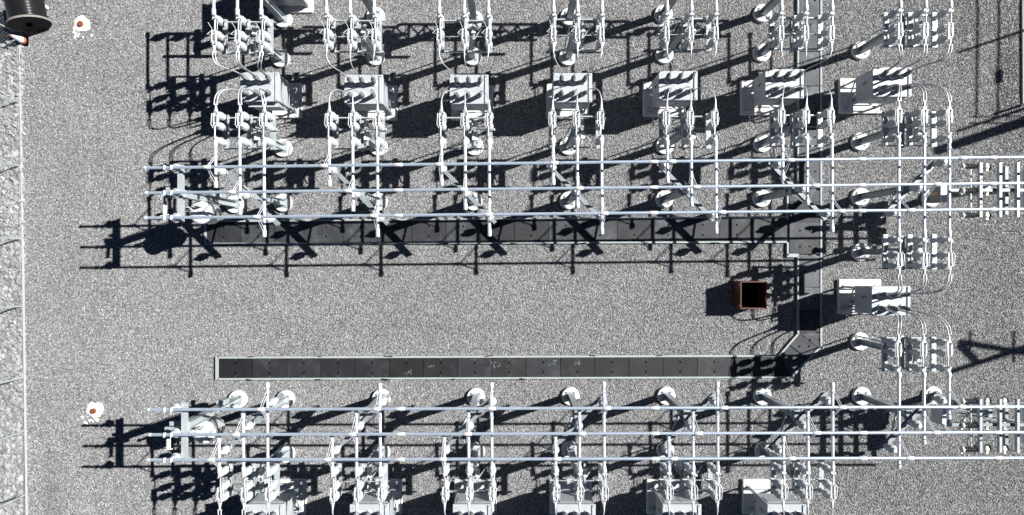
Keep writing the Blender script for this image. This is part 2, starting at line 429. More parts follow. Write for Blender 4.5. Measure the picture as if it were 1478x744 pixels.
sc_ = MB()
for sx_, sy_ in ((590, 537), (712, 523), (716, 528), (797, 524), (833, 523), (622, 528)):
    v = W(sx_, sy_, ZL)
    for q in range(7):
        a = random.uniform(0, 3.14); L_ = random.uniform(0.03, 0.11); ox_, oy_ = random.uniform(-.12,.12), random.uniform(-.08,.08)
        sc_.bar((v.x+ox_-L_*math.cos(a)/2, v.y+oy_-L_*math.sin(a)/2, ZL+0.008), (v.x+ox_+L_*math.cos(a)/2, v.y+oy_+L_*math.sin(a)/2, ZL+0.008), 0.008, 0.003)
tag(sc_.obj('chalk_scuffs', 'wall', t1), kind='stuff')
t2 = thing('cable_trench', (0,0,0), 'upper dark cable trench under the bus pipes, crossed by shadows', 'cable trench')
ut_top = lambda x: 319.5 - (x-297)*6/840
ut_bot = lambda x: 352.0 - (x-297)*2.5/840
x = 298.0
while x < 1130:
    x2 = min(x + 49.4, 1136.5)
    if 1136.5 - x2 < 15: x2 = 1136.5
    lid(t2, [P(x, ut_top(x)+1.2), P(x2, ut_top(x2)+1.2), P(x2, ut_bot(x2)-1.2), P(x, ut_bot(x)-1.2)], True, 'lidgrey'); x = x2
wall(t2, [(297, ut_top(297)), (1136, ut_top(1136))]); wall(t2, [(297, ut_bot(297)), (1136, ut_bot(1136))])
wall(t2, [(296, 318), (296, 353.5)], 0.09, 'end_wall')
straps(t2, [347, 490, 546, 644, 742, 840], lambda x: ut_top(x)-1); straps(t2, [344, 446, 542, 640, 741, 840, 1032], lambda x: ut_bot(x)+1)

t3 = thing('cable_trench', (0,0,0), 'north to south dark cable trench with pale walls near the right side', 'cable trench')
y = -24.0
while y < 270:
    y2 = min(y + 49.4, 273)
    lid(t3, [P(1154.5, y), P(1184, y), P(1184, y2), P(1154.5, y2)], False, 'lidpale'); y = y2
for (ya, yb_) in ((275, 291), (291, 321), (321, 345), (345, 367)):
    lid(t3, [P(1139.5, ya), P(1184, ya), P(1184, yb_), P(1139.5, yb_)], False, 'lidgrey')
for (ya, yb_) in ((369, 415), (415, 448), (448, 480)):
    lid(t3, [P(1154.5, ya), P(1184, ya), P(1184, yb_), P(1154.5, yb_)], False, 'lidpale' if ya < 448 else 'lidgrey')
lid(t3, [P(1154.5, 481), P(1184, 481), P(1184, 499), P(1181, 502)], False, 'lidgrey')
lid(t3, [P(1154, 481.5), P(1181, 502.5), P(1166, 518), P(1141, 499)], False, 'lidgrey')
lid(t3, [P(1140, 499.5), P(1165, 518.5), P(1142, 543.0), P(1127, 515)], False, 'lidgrey')
wall(t3, [(1152.5, -30), (1152.5, 273)]); wall(t3, [(1185.5, -30), (1185.5, 501)])
wall(t3, [(1151, 273.6), (1137.3, 273.6), (1137.3, 317)]); wall(t3, [(1137.3, 350), (1137.3, 369)])
wall(t3, [(1136, 369), (1152.5, 369)], 0.12, 'step_wall'); wall(t3, [(1152.5, 370), (1152.5, 483)])
wall(t3, [(1152.5, 482), (1125.5, 513.5)]); wall(t3, [(1185.5, 500), (1142.5, 545)])

# ------------------------------------------------------------------ shared meshes
def shed_prof(z0, z1, n, r, core):
    p = [(core*1.15, z0), (core*1.15, z0+0.03)]; st = (z1-z0-0.08)/n; z = z0+0.04
    for k in range(n):
        p += [(core, z), (r, z+st*0.38), (r*0.97, z+st*0.5), (core, z+st*0.72)]; z += st
    p += [(core*1.1, z1-0.03), (core*1.1, z1)]
    return p
BELL = [(0.085,0),(0.085,0.03),(0.05,0.05),(0.05,0.20),(0.085,0.21),(0.12,0.235),(0.118,0.25),(0.065,0.28),(0.065,0.32),(0.13,0.345),(0.135,0.365),(0.07,0.41),(0.07,0.43),(0.13,0.455),(0.135,0.475),(0.09,0.52),(0.06,0.55),(0.065,0.60)]
INS = MB().lathe((0,0,0), [(p*0.92, z) for p, z in BELL], 16).mesh('insulator', 'porcelain')
PINS = MB().lathe((0,0,0), [(p, z*0.5/0.6) for p, z in BELL], 16).mesh('insulator_body', 'porcelain')
BUSH = MB().lathe((0,0,0), shed_prof(0, 0.42, 6, 0.076, 0.035), 14).mesh('bushing', 'polymer')
BFL = MB().lathe((0,0,0), [(0.1,0),(0.1,0.025),(0.06,0.035)], 14).mesh('flange', 'live')
BTM = MB().box((0,0,0.05),(0.05,0.02,0.1)).box((0,0,0.02),(0.07,0.07,0.03)).mesh('stud', 'darkpoly')

ZC = 2.90     # base channel level of the switches
ZLIVE = 3.70
# switch prototype: cable end at local -Y
CHAN = MB().box((0,-0.03,0.035),(0.15,1.08,0.008)).box((-0.071,-0.03,-0.012),(0.008,1.08,0.086)).box((0.071,-0.03,-0.012),(0.008,1.08,0.086))
for yy in (0.45, 0.12, -0.27, -0.52): CHAN.box((0, yy, 0.045),(0.11,0.05,0.012))
CHAN = CHAN.mesh('base_channel', 'steel')
BLADE = MB()
for sx in (-1, 1): BLADE.bar((sx*0.048, -0.07, 0.80), (sx*0.06, -0.46, 0.80), 0.035, 0.085)
BLADE.box((0,-0.27,0.78),(0.1,0.05,0.04)).box((0,-0.13,0.77),(0.15,0.11,0.07)).box((0,-0.45,0.77),(0.14,0.12,0.07)).mesh
BLADE.box((0.0,-0.13,0.815),(0.10,0.03,0.03),mi=1).box((0.04,-0.09,0.81),(0.03,0.05,0.03),mi=1).box((-0.05,-0.45,0.83),(0.03,0.05,0.03),mi=1).box((0.02,-0.50,0.82),(0.07,0.02,0.03),mi=1).box((0,-0.3,0.845),(0.02,0.16,0.01),mi=1)
BLADE = BLADE.mesh('blade', ['live', 'darkpoly'])
JAW = MB().bbox((0,0.33,0.76),(0.12,0.17,0.09),0.02).box((0.0,0.25,0.82),(0.09,0.04,0.05)).box((0.07,0.30,0.77),(0.04,0.05,0.1)).box((0,0.27,0.86),(0.03,0.06,0.05)).box((0.035,0.25,0.86),(0.04,0.05,0.03),mi=1).box((-0.03,0.23,0.85),(0.05,0.025,0.03),mi=1).box((0,0.39,0.812),(0.09,0.02,0.012),mi=1).mesh('contact_jaw', ['live', 'darkpoly'])
ROD = MB().tube([(0.03,0.27,0.80),(0.02,-0.1,0.80)],0.02,8).tube([(0.075,0.22,0.74),(0.07,-0.05,0.74)],0.010,6).mesh('blade_rod', 'live')
TERM = MB().box((0,-0.53,0.78),(0.10,0.08,0.05)).tube([(0,-0.54,0.78),(0,-0.62,0.785),(0,-0.74,0.80)],[0.05,0.04,0.02],10).mesh('terminal', 'live')
HORN = MB().tube([(-0.06,-0.06,0.80),(-0.20,-0.21,0.83),(-0.07,-0.22,0.80)],0.010,6).tube([(-0.05,-0.04,0.82),(-0.13,0.12,0.92)],0.008,6).mesh('arcing_horn', 'live')
HORNL = MB().tube([(0.075,-0.02,0.80),(0.13,-0.12,0.84),(0.115,-0.46,0.82)],0.011,6).tube([(-0.075,-0.1,0.80),(-0.11,-0.3,0.83)],0.008,6).mesh('arcing_horn', 'live')
CRANK = MB().box((-0.05,-0.10,0.10),(0.22,0.06,0.05)).tube([(-0.14,-0.10,0.02),(-0.14,-0.10,0.16)],0.02,8).mesh('crank', 'live')
def switch_proto(label, horn):
    t = thing('disconnect_switch', (0,0,ZC), label, 'switch', 'three phase disconnect switches on steel frames')
    put('base_channel', CHAN, t)
    for yy in (0.33, -0.13, -0.45): put('insulator', INS, t, (0, yy, 0.05))
    # insulators reach 0.65, stubs carry the live parts
    put('blade', BLADE, t, (0,0,-0.02)); put('contact_jaw', JAW, t, (0,0,-0.02)); put('blade_rod', ROD, t, (0,0,-0.02))
    put('terminal', TERM, t, (0,0,-0.02)); put('arcing_horn', HORN if horn == 0 else HORNL, t, (0,0,-0.02)); put('crank', CRANK, t)
    return t
sw_protos = {}
def switch(px, py, label, south_end=True, horn=0):
    """px,py: pixel of the middle of the live part; south_end: cable leaves on the south side"""
    loc = W(px, py, ZLIVE); loc.z = ZC
    rz = 0.0 if south_end else math.pi
    key = horn
    if key not in sw_protos:
        sw_protos[key] = switch_proto(label, horn); t = sw_protos[key]; t.location = loc; t.rotation_euler = (0,0,rz)
        return t
    return copy_thing(sw_protos[key], loc, label, rz)

# piers and columns
PIER = MB().lathe((0,0,0), [(0.315,-0.05),(0.315,0.12),(0.30,0.14)], 32).mesh('pier', 'concrete')
BPL = MB().box((0,0,0.15),(0.34,0.34,0.02))
for sx in (-1,1):
    for sy in (-1,1): BPL.lathe((sx*0.135, sy*0.135, 0.16), [(0.018,0),(0.018,0.035)], 6).tube([(sx*0.135,sy*0.135,0.16),(sx*0.135,sy*0.135,0.23)],0.009,5)
BPL = BPL.mesh('base_plate', 'steel')
colmesh = {}
def hcol(h):
    k = round(h, 2)
    if k not in colmesh:
        m = MB()
        m.box((0,0.095,(0.16+k)/2),(0.2,0.012,k-0.16)).box((0,-0.095,(0.16+k)/2),(0.2,0.012,k-0.16)).box((0,0,(0.16+k)/2),(0.010,0.178,k-0.164))
        m.box((0,0,k-0.02),(0.24,0.24,0.015))
        colmesh[k] = m.mesh('column', 'steel')
    return colmesh[k]
CLAMP = MB().tube([(0.0,0.2,0.04),(0.0,0.2,2.75)],0.022,8).tube([(0,0.1,1.1),(0,0.2,1.1)],0.014,6).tube([(0,0.2,0.95),(0.22,0.24,0.95)],0.014,6).tube([(0,0.1,2.2),(0,0.2,2.2)],0.014,6).mesh('operating_pipe', 'steel')
def support(px, py, h, label, cat='support column', group='steel supports on round concrete piers', rz=0.0, opipe=False):
    loc = W(px, py, 0.12); loc.z = 0
    t = thing('steel_support', loc, label, cat, group, rz)
    put('pier', PIER, t); b = put('base_plate', BPL, t); put('column', hcol(h), t)
    if opipe: put('operating_pipe', CLAMP, t, (-0.16, 0, 0))
    return t

def frame_top(t, xs, yc, south_end):
    """head frame of a switch support; xs world x of phases, yc world y of switch middle"""
    ox, oy = t.location.x, t.location.y
    zt = 2.78
    s = 1 if south_end else -1
    x0, x1 = xs[0]-0.12-ox, xs[2]+0.12-ox
    ya, yb = yc + s*0.46 - oy, yc - s*0.50 - oy
    MB().box(((x0+x1)/2, ya, zt+0.01),(x1-x0,0.035,0.12)).obj('cross_beam','steel',t)
    MB().box(((x0+x1)/2, yb, zt+0.01),(x1-x0,0.035,0.12)).obj('cross_beam','steel',t)
    MB().box((0, (ya+yb)/2, zt-0.1),(0.10,abs(ya-yb)+0.12,0.10)).obj('head_beam','steel',t)
    MB().tube([(x0+0.02, yc-s*0.10-oy, 3.02),(x1-0.02, yc-s*0.10-oy, 3.02)],0.014,8).obj('operating_rod','steel',t)
    # bracing struts and a crank box hung between the middle and right phase
    xm = (xs[1]+xs[2])/2 - ox
    mb = MB().box((xm-0.12, (ya+yb)/2-s*0.05, zt-0.02),(0.06,abs(ya-yb)-0.1,0.08))
    mb.bar((xm-0.1, yc-oy-s*0.1, zt), (xm+0.14, yc-oy+s*0.28, zt+0.04), 0.03, 0.03)
    mb.obj('brace','steel',t)
    MB().box((xm-0.12, yc-oy+s*0.12, 2.95),(0.13,0.20,0.15)).lathe((xm-0.12, yc-oy-s*0.2, 2.86),[(0.05,0),(0.05,0.12)],10).box((xm-0.12,yc-oy-s*0.36,2.90),(0.09,0.08,0.08)).obj('gear_box','live',t)

# ------------------------------------------------------------------ positions read off the photograph
UPX = [(311,346,381),(475,509,544.6),(637,671.2,706),(798,833,868.2),(963,997.5,1033),(1129.3,1164.7,1200.5),(1298,1335,1371)]
NPX = [(308.5,342.6,377),(471,505.3,540),(634,670,704.8),(798.8,833.6,868.8),(962.8,997.8,1033.5),(1128,1163.7,1200.8),(1299.5,1336,1372)]
LPX = [(316.6,351.5,386.5),(479.8,514.7,548.9),(641.6,676.6,710),(802,836.6,872),(965.5,1000.5,1036),(1130.9,1166.3,1202)]
rowA0 = [(408,27),(542,23),(684,28),(822,24),(958,20),(1101,19)]
rowA = [(404.5,84),(542,81.5),(682,81.4),(820,81.7),(959.4,78.8),(1100,76),(1243,72.6)]
rowB = [(408,213.6),(546,212),(684.6,211.5),(820.4,211),(960.2,210),(1101,207),(1242.5,204.5)]
rowC = [(408,293),(546,291.6),(683,291.2),(821,289.5),(959.4,287.5),(1100,286.3),(1242.5,284.3)]
rowF = [(411.7,577),(550,575),(686.8,573.6),(823.7,572.5),(962,571.8),(1101,572),(1244.4,572)]
rowG = [(411.7,655.6),(549.7,654),(687,652.6),(823.7,650.8),(960.8,650.6),(1103,651)]
Y_S = [186,186,186,184,184,182,181]     # middle of south switches (live level)
Y_N = [40,38,38,36,35,34,30]
Y_L = [701,701,700,700,699,698]

def wx(xs, h=ZLIVE): return [W(x, 0, h).x for x in xs]
def wy(y, h=ZLIVE): return W(0, y, h).y

# buses: (x0,y0,x1,y1) in pixels at height ZB
ZB, ZP = 4.34, 3.76
BUS_U = [((209,242.6),(1478,227.0)), ((211,278.8),(1478,264.6)), ((210,314.8),(1478,302.0))]
BUS_L = [((214,591.6),(1478,587.2)), ((216,627.8),(1478,624.2)), ((214,664.0),(1478,661.0))]
def bus_y(b, xw):   # world y of bus above world x
    a, c = W(*b[0], ZB), W(*b[1], ZB); return a.y + (xw-a.x)/(c.x-a.x)*(c.y-a.y)

def make_bus(b, label, fits, splices):
    a, c = W(*b[0], ZB), W(*b[1], ZB); d = (c-a).normalized(); c = c + d*2.5
    t = thing('bus_pipe', a, label, 'bus pipe', 'long horizontal aluminium bus pipes')
    def at(x): y = bus_y(b, x); return Vector((x-a.x, y-a.y, 0))
    MB().tube([Vector((0,0,0)), c-a], 0.044, 14).obj('tube', 'bus', t)
    MB().lathe((0,0,0), [(0.03,-0.05),(0.05,-0.035),(0.05,0.05),(0.045,0.06)], 14, axis=d).obj('end_cap', 'live', t)
    for x in fits:
        MB().lathe(at(x), [(0.045,-0.12),(0.057,-0.11),(0.057,0.11),(0.045,0.12)], 12, axis=d).obj('fitting', 'live', t)
    for px in splices:
        x = W(px,0,ZB).x
        MB().lathe(at(x), [(0.044,-0.13),(0.052,-0.12),(0.052,0.12),(0.044,0.13)], 12, axis=d).obj('splice_sleeve', 'live', t)
    for px in (238, 248):
        x = W(px,0,ZB).x
        MB().lathe(at(x), [(0.045,-0.025),(0.064,-0.02),(0.064,0.02),(0.045,0.025)], 12, axis=d).box(at(x)+Vector((0,0,0.058)),(0.035,0.14,0.02)).obj('clamp', 'live', t)
    return t
fu = [[],[],[]]; fl = [[],[],[]]
for k in range(7):
    for p in range(3):
        x = wx(UPX[k], ZP)[p]
        fu[p if k < 6 else 2-p].append(x)
    for p in range(3):
        x = wx(LPX[k] if k < 6 else (1297,1333.5,1369.5), ZP)[p]
        fl[2-p].append(x)
for i, nm in enumerate(('northernmost', 'middle', 'southernmost')):
    make_bus(BUS_U[i], nm + ' of the three long pipes of the upper bus', fu[i], (575, 943, 1243, 1432))
    make_bus(BUS_L[i], nm + ' of the three long pipes of the lower bus', fl[i], (578, 945, 1245, 1440))

PSTRAP = {}
def phase_pipe(px, ya, yb, busy, label, drop_n=True, extra=None):
    """N-S pipe from pixel row ya (north) to yb (south) at height ZP; busy: list of world y's of buses it hangs from"""
    a, c = W(px[0], ya, ZP), W(px[1], yb, ZP)
    t = thing('phase_pipe', a, label, 'pipe', 'short aluminium pipes crossing under the bus')
    MB().tube([(0,0,0), c-a], 0.046, 12).obj('tube', 'pipe', t)
    d = (c-a).normalized()
    MB().lathe((0,0,0), [(0.05,-0.02),(0.066,0.0),(0.066,0.13),(0.052,0.15)], 12, axis=d).obj('end_coupling', 'live', t)
    MB().lathe(c-a, [(0.052,-0.17),(0.064,-0.15),(0.064,0.02),(0.05,0.03)], 12, axis=d).obj('end_coupling', 'live', t)
    for (bx, by) in busy:
        xx = a.x + (by-a.y)/(c.y-a.y)*(c.x-a.x) - a.x
        for s in (-1, 1):
            m = MB()
            for o in (-0.028, 0.028):
                m.tube([(xx+o, by-a.y+s*0.03, ZB-ZP-0.05), (xx+o*1.3, by-a.y+s*0.37, 0.04)], 0.012, 6)
            m.lathe((xx, by-a.y+s*0.38, 0), [(0.052,-0.035),(0.058,-0.03),(0.058,0.03),(0.052,0.035)], 12, axis=(0,1,0))
            m.obj('bus_strap', 'pipe', t)
    return t

def post_insulator(x, y, z, label, group):
    t = thing('post_insulator', (x,y,z), label, 'insulator', group)
    put('insulator_body', PINS, t)
    MB().lathe((0,0,0.50),[(0.06,0),(0.07,0.01),(0.06,0.045)],12).box((0,0,0.56),(0.12,0.07,0.03)).obj('cap', 'live', t)
    return t

def bus_support(k, px, py, xs, ys, lab):
    t = support(px, py, 2.95, lab)
    ox, oy = t.location.x, t.location.y
    a = Vector((xs[0]-ox, ys[0]-oy, 3.03)); c = Vector((xs[2]-ox, ys[2]-oy, 3.03)); d = (c-a).normalized()
    # beam drawn through the column head
    m = MB().bar(a - d*0.16, c + d*0.24, 0.12, 0.012)
    m.bar(a - d*0.16 - Vector((0,0,0.07)), c + d*0.24 - Vector((0,0,0.07)), 0.012, 0.128)
    m.bar(a - d*0.16 - Vector((0,0,0.14)), c + d*0.24 - Vector((0,0,0.14)), 0.12, 0.012)
    m.obj('diagonal_beam', 'shadesteel', t)
    mid = (a + c)/2
    if mid.xy.length > 0.02:
        MB().bar((0,0,2.90),(mid.x,mid.y,2.90),0.16,0.07).obj('head_plate','steel',t)
    for q in (a, c):
        MB().bar(Vector((0,0,2.3)), q*0.62 + Vector((0,0,2.84-3.03*0.62)), 0.04, 0.05).obj('knee_brace', 'steel', t)
    return t

# ------------------------------------------------------------------ breakers
def breaker_mesh():
    D = {}
    Z0, Z1 = 0.98, 2.1
    D['body'] = MB().lathe((0.5,0.36,2.13),[(0.022,0),(0.022,0.012)],6).lathe((-0.5,0.36,2.13),[(0.022,0),(0.022,0.012)],6).lathe((0.5,-0.36,2.13),[(0.022,0),(0.022,0.012)],6).lathe((-0.5,-0.36,2.13),[(0.022,0),(0.022,0.012)],6).box((0.52,0,2.15),(0.012,0.9,0.03)).bbox((0,0,(Z0+Z1)/2),(1.20,0.88,Z1-Z0),0.015).bbox((0,0,Z1+0.012),(1.25,0.94,0.035),0.01).mesh('tank','cabinet')
    lg = []
    for sx in (-1,1):
        for sy in (-1,1):
            lg.append(MB().box((sx*0.55, sy*0.40, 0.565),(0.07,0.012,0.83)).box((sx*0.579, sy*0.37, 0.565),(0.012,0.07,0.83)).box((sx*0.55,sy*0.38,0.165),(0.14,0.14,0.015)).mesh('leg','steel'))
    D['legs'] = lg
    D['pad'] = MB().bbox((0,0,0.075),(1.49,1.22,0.15),0.02).mesh('pad','concrete')
    D['cab'] = MB().bbox((0,0,0),(0.92,0.10,0.75),0.008).box((0,-0.02,0.385),(1.0,0.16,0.02)).mesh('control_cabinet','cabinet')
    D['door'] = MB().box((0,0,0),(0.5,0.012,0.45)).mesh('door','cabinet')
    D['handle'] = MB().tube([(0,0,-0.06),(0,-0.03,0),(0,0,0.06)],0.01,6).mesh('handle','darkpoly')
    D['label'] = MB().box((0,0,0),(0.16,0.004,0.10)).mesh('rating_plate','dark')
    D['lug'] = MB().lathe((0,0,0),[(0.03,-0.01),(0.03,0.01)],10,axis=(0,1,0)).mesh('lifting_lug','live')
    D['frame'] = MB().bar((-0.55,-0.40,0.5),(0.55,-0.40,0.5),0.03,0.05).bar((-0.55,0.40,0.5),(0.55,0.40,0.5),0.03,0.05).bar((0.56,-0.4,0.2),(0.56,0.4,0.9),0.03,0.04).bar((-0.56,-0.4,0.2),(-0.56,0.4,0.9),0.03,0.04).mesh('leg_brace','steel')
    return D
BD = breaker_mesh()
def breaker(px, py, label, control=None, mark=True, conduit=1):
    """px,py centre of the tank top in pixels"""
    loc = W(px, py, 2.1); loc.z = 0
    t = thing('circuit_breaker', loc, label, 'circuit breaker', 'white outdoor breakers on concrete pads')
    put('pad', BD['pad'], t, (0, 0.02, 0))
    b = put('tank', BD['body'], t)
    for l in BD['legs']: put('leg', l, t)
    put('leg_brace', BD['frame'], t)
    put('rating_plate', BD['label'], b, (0.05, -0.443, 1.25))
    d = put('door', BD['door'], b, (-0.25, -0.447, 1.62)); put('handle', BD['handle'], b, (0.03, -0.46, 1.62))
    d = put('door', BD['door'], b, (0.28, -0.447, 1.62))
    put('door', BD['door'], b, (-0.25, 0.447, 1.62)); put('door', BD['door'], b, (0.28, 0.447, 1.62))
    for s in (-1,1):
        for s2 in (-1, 1): put('lifting_lug', BD['lug'], b, (s*0.58, s2*0.42, 2.145))
    if mark:
        m = MB()
        for q in range(2): m.tube([(0, 0.06*q, 0.20), (0, 0.04+0.06*q, 0.08), (0, 0.05*q, -0.04), (0,0.04+0.06*q,-0.16)], 0.009, 4)
        m.obj('red_marking', 'red', b, (-0.607, 0.05, 1.55))
    if control:
        put('control_cabinet', BD['cab'], t, (control*0.05, -0.495, 1.5))
    # conduit from tank to pad and a small junction box
    MB().tube([(-0.45,-0.30,0.98),(-0.45,-0.30,0.15)],0.03,8).tube([(-0.2,-0.1,0.98),(-0.2,-0.1,0.5),(-0.3,-0.15,0.15)],0.05,10).obj('conduit','dark',t)
    MB().bbox((0.35,0.1,0.85),(0.3,0.3,0.3),0.01).obj('mechanism_box','steel',t)
    MB().tube([(0.66,-0.50,0.30),(0.70,-0.50,0.17),(0.74,0.30,0.16)],0.012,6).obj('ground_cable','darkpoly',t)
    tops = []
    for r_, yy in enumerate((0.19, -0.20)):
        for c_, xx in enumerate((-0.35, 0, 0.35)):
            bu = put('bushing', BUSH, t, (xx, yy, 2.15)); bu.rotation_euler = (R(-7 if r_ == 0 else 7), R(xx/0.35*5), 0)
            put('flange', BFL, bu, (0,0,-0.02)); put('stud', BTM, bu, (0,0,0.42))
            tip = Matrix.Rotation(R(xx/0.35*5),3,'Y') @ Matrix.Rotation(R(-7 if r_ == 0 else 7),3,'X') @ Vector((0,0,0.5))
            tops.append(Vector((xx,yy,2.15)) + tip + loc)
    return t, tops[:3], tops[3:]

def bez(a, b, c, d, n=14):
    out = []
    for i in range(n+1):
        u = i/n; out.append(a*(1-u)**3 + b*3*u*(1-u)**2 + c*3*u*u*(1-u) + d*u**3)
    return out
def lead(a, b, sy, double, label):
    """cable from switch terminal a to bushing top b; sy: direction in y that the cable leaves the switch"""
    dy = abs(b.y - a.y)
    k = max(0.5, dy*0.55) * random.uniform(0.88, 1.2)
    m = MB()
    for o in ((-0.042, 0.042) if double else (0,)):
        off = Vector((o, 0, 0))
        p1 = a + off + Vector((0, sy*k, 0.10)); p2 = b + off*0.6 + Vector((random.uniform(-.06,.06), -sy*0.03, random.uniform(0.65,0.9))) + (a-b)*0.06
        m.tube(bez(a+off, p1, p2, b+off*0.6), 0.0185 if double else 0.015, 6)
        m.tube([b+off*0.6-Vector((0,0,0.06)), b+off*0.6+(p2-b).normalized()*0.1], 0.022, 6)
        m.tube([a+off, a+off+Vector((0,sy*0.12,0.01))], [0.03, 0.02], 8)
    tag(m.obj('lead_cable', 'cablew'), label, 'cable', 'cables from switches down to breaker bushings')

TOPX = [(375,126),(525,129.5),(677,129.5),(826.5,127),(978.5,124),(1132,121.5),(1287,119)]
TOPX8 = (1285.5, 434.5)
TOPL = [(382,749),(533,749),(681.5,749),(831.5,749),(984,749),(1135,749)]

# ---- upper breakers with the switches on both sides
for k in range(7):
    o = ORD[k]
    dbl = k in (0, 6)
    t, north, south = breaker(*TOPX[k], f'{o} white breaker from the left in the upper breaker row', control=(1 if k == 0 else None), mark=k > 2)
    # north switches
    s = support(*rowA[k], 2.74, f'steel support north of the {o} upper breaker from the left', opipe=True)
    frame_top(s, wx(NPX[k]), wy(Y_N[k]), True)
    for p in range(3):
        sw = switch(NPX[k][p], Y_N[k], f'{PH[p]} disconnect switch north of the {o} upper breaker', True, 0)
        lead(sw.location + Vector((0,-0.72,0.78)), north[p], -1, dbl, f'{PH[p]} cable linking the {o} upper breaker to the switch north of it')
    # south switches
    s = support(*rowB[k], 2.74, f'steel support just south of the {o} upper breaker from the left', opipe=True)
    frame_top(s, wx(UPX[k]), wy(Y_S[k]), False)
    for p in range(3):
        sw = switch(UPX[k][p], Y_S[k], f'{PH[p]} disconnect switch south of the {o} upper breaker', False, 1)
        lead(sw.location + Vector((0,0.72,0.78)), south[p], 1, dbl, f'{PH[p]} cable linking the {o} upper breaker to the switch south of it')

# ---- single column at the right: switches, breaker, switches between the two buses
t, north, south = breaker(*TOPX8, 'white breaker standing alone at right between the two buses', mark=True)
MX1 = (1298.5,1335,1371.5); MX2 = (1297.5,1334,1370.5)
s = support(1243, 364, 2.74, 'steel support north of the lone breaker at right', opipe=True)
frame_top(s, wx(MX1), wy(364), True)
s = support(1242, 493, 2.74, 'steel support south of the lone breaker at right', opipe=True)
frame_top(s, wx(MX2), wy(517), False)
for p in range(3):
    sw = switch(MX1[p], 362, f'{PH[p]} disconnect switch north of the lone breaker at right', True, 1)
    lead(sw.location + Vector((0,-0.72,0.78)), north[p], -1, True, f'{PH[p]} cable linking the lone breaker at right to the switch north of it')
    sw = switch(MX2[p], 518, f'{PH[p]} disconnect switch south of the lone breaker at right', False, 1)
    lead(sw.location + Vector((0,0.72,0.78)), south[p], 1, True, f'{PH[p]} cable linking the lone breaker at right to the switch south of it')

# ---- lower breakers
for k in range(6):
    o = ORD[k]
    t, north, south = breaker(*TOPL[k], f'{o} white breaker from the left along the bottom edge', mark=k > 2, control=None)
    s = support(*rowG[k], 2.74, f'steel support north of the {o} bottom edge breaker from the left', opipe=True)
    frame_top(s, wx(LPX[k]), wy(Y_L[k]), True)
    for p in range(3):
        sw = switch(LPX[k][p], Y_L[k], f'{PH[p]} disconnect switch north of the {o} bottom edge breaker', True, 1)
        lead(sw.location + Vector((0,-0.72,0.78)), north[p], -1, k == 0, f'{PH[p]} cable above the {o} bottom edge breaker')

# ---- phase pipes and their diagonal supports
YE = [(270,309,341),(268,304,341),(267,302,340),(266,299,337),(263,297,336),(260,295,334)]
G2 = 'post insulators on the diagonal beams'
for k in range(6):
    o = ORD[k]; xs = wx(UPX[k], ZP)
    ys = [bus_y(BUS_U[p], xs[p]) for p in range(3)]
    bus_support(k, *rowC[k], xs, ys, f'steel post with diagonal beam under the upper bus, {o} from the left')
    for p in range(3):
        phase_pipe((UPX[k][p], UPX[k][p]+0.6), Y_S[k]+19, YE[k][p], [(xs[p], ys[p])], f'{PH[p]} short pipe from the {o} upper breaker bay to the upper bus')
        post_insulator(xs[p], ys[p], 3.04, f'{PH[p]} insulator on the {o} diagonal beam of the upper bus', G2)
YEL = [(630,595,553),(628,592,554),(627,590,553),(626,589,552),(625,589,552),(626,589,553)]
for k in range(6):
    o = ORD[k]; xs = wx(LPX[k], ZP)
    ys = [bus_y(BUS_L[2-p], xs[p]) for p in range(3)]
    bus_support(k, *rowF[k], xs, ys, f'steel post with diagonal beam under the lower bus, {o} from the left')
    for p in range(3):
        phase_pipe((LPX[k][p]-0.6, LPX[k][p]), YEL[k][p], Y_L[k]-19, [(xs[p], ys[p])], f'{PH[p]} short pipe from the {o} bottom edge breaker bay to the lower bus')
        post_insulator(xs[p], ys[p], 3.04, f'{PH[p]} insulator on the {o} diagonal beam of the lower bus', G2)
# right hand column
xs = wx(UPX[6], ZP); ys = [bus_y(BUS_U[2-p], xs[p]) for p in range(3)]
bus_support(6, *rowC[6], xs, ys, 'steel post with diagonal beam under the upper bus, farthest right')
for p in range(3):
    phase_pipe((UPX[6][p]-1, UPX[6][p]-1), Y_S[6]+19, 341, [(xs[p], ys[p])], f'{PH[p]} pipe of the far right column passing under the whole upper bus')
    post_insulator(xs[p], ys[p], 3.04, f'{PH[p]} insulator on the far right diagonal beam of the upper bus', G2)
xl = wx((1297.5,1333.5,1369.5), ZP); ys = [bus_y(BUS_L[2-p], xl[p]) for p in range(3)]
bus_support(6, *rowF[6], xl, ys, 'steel post with diagonal beam under the lower bus, farthest right')
for p in range(3):
    phase_pipe(((1297.5,1333.5,1369.5)[p], (1297.5,1333.5,1369.5)[p]), 538, (675,640,604)[p], [(xl[p], ys[p])], f'{PH[p]} pipe of the far right column reaching down to the lower bus')
    post_insulator(xl[p], ys[p], 3.04, f'{PH[p]} insulator on the far right diagonal beam of the lower bus', G2)

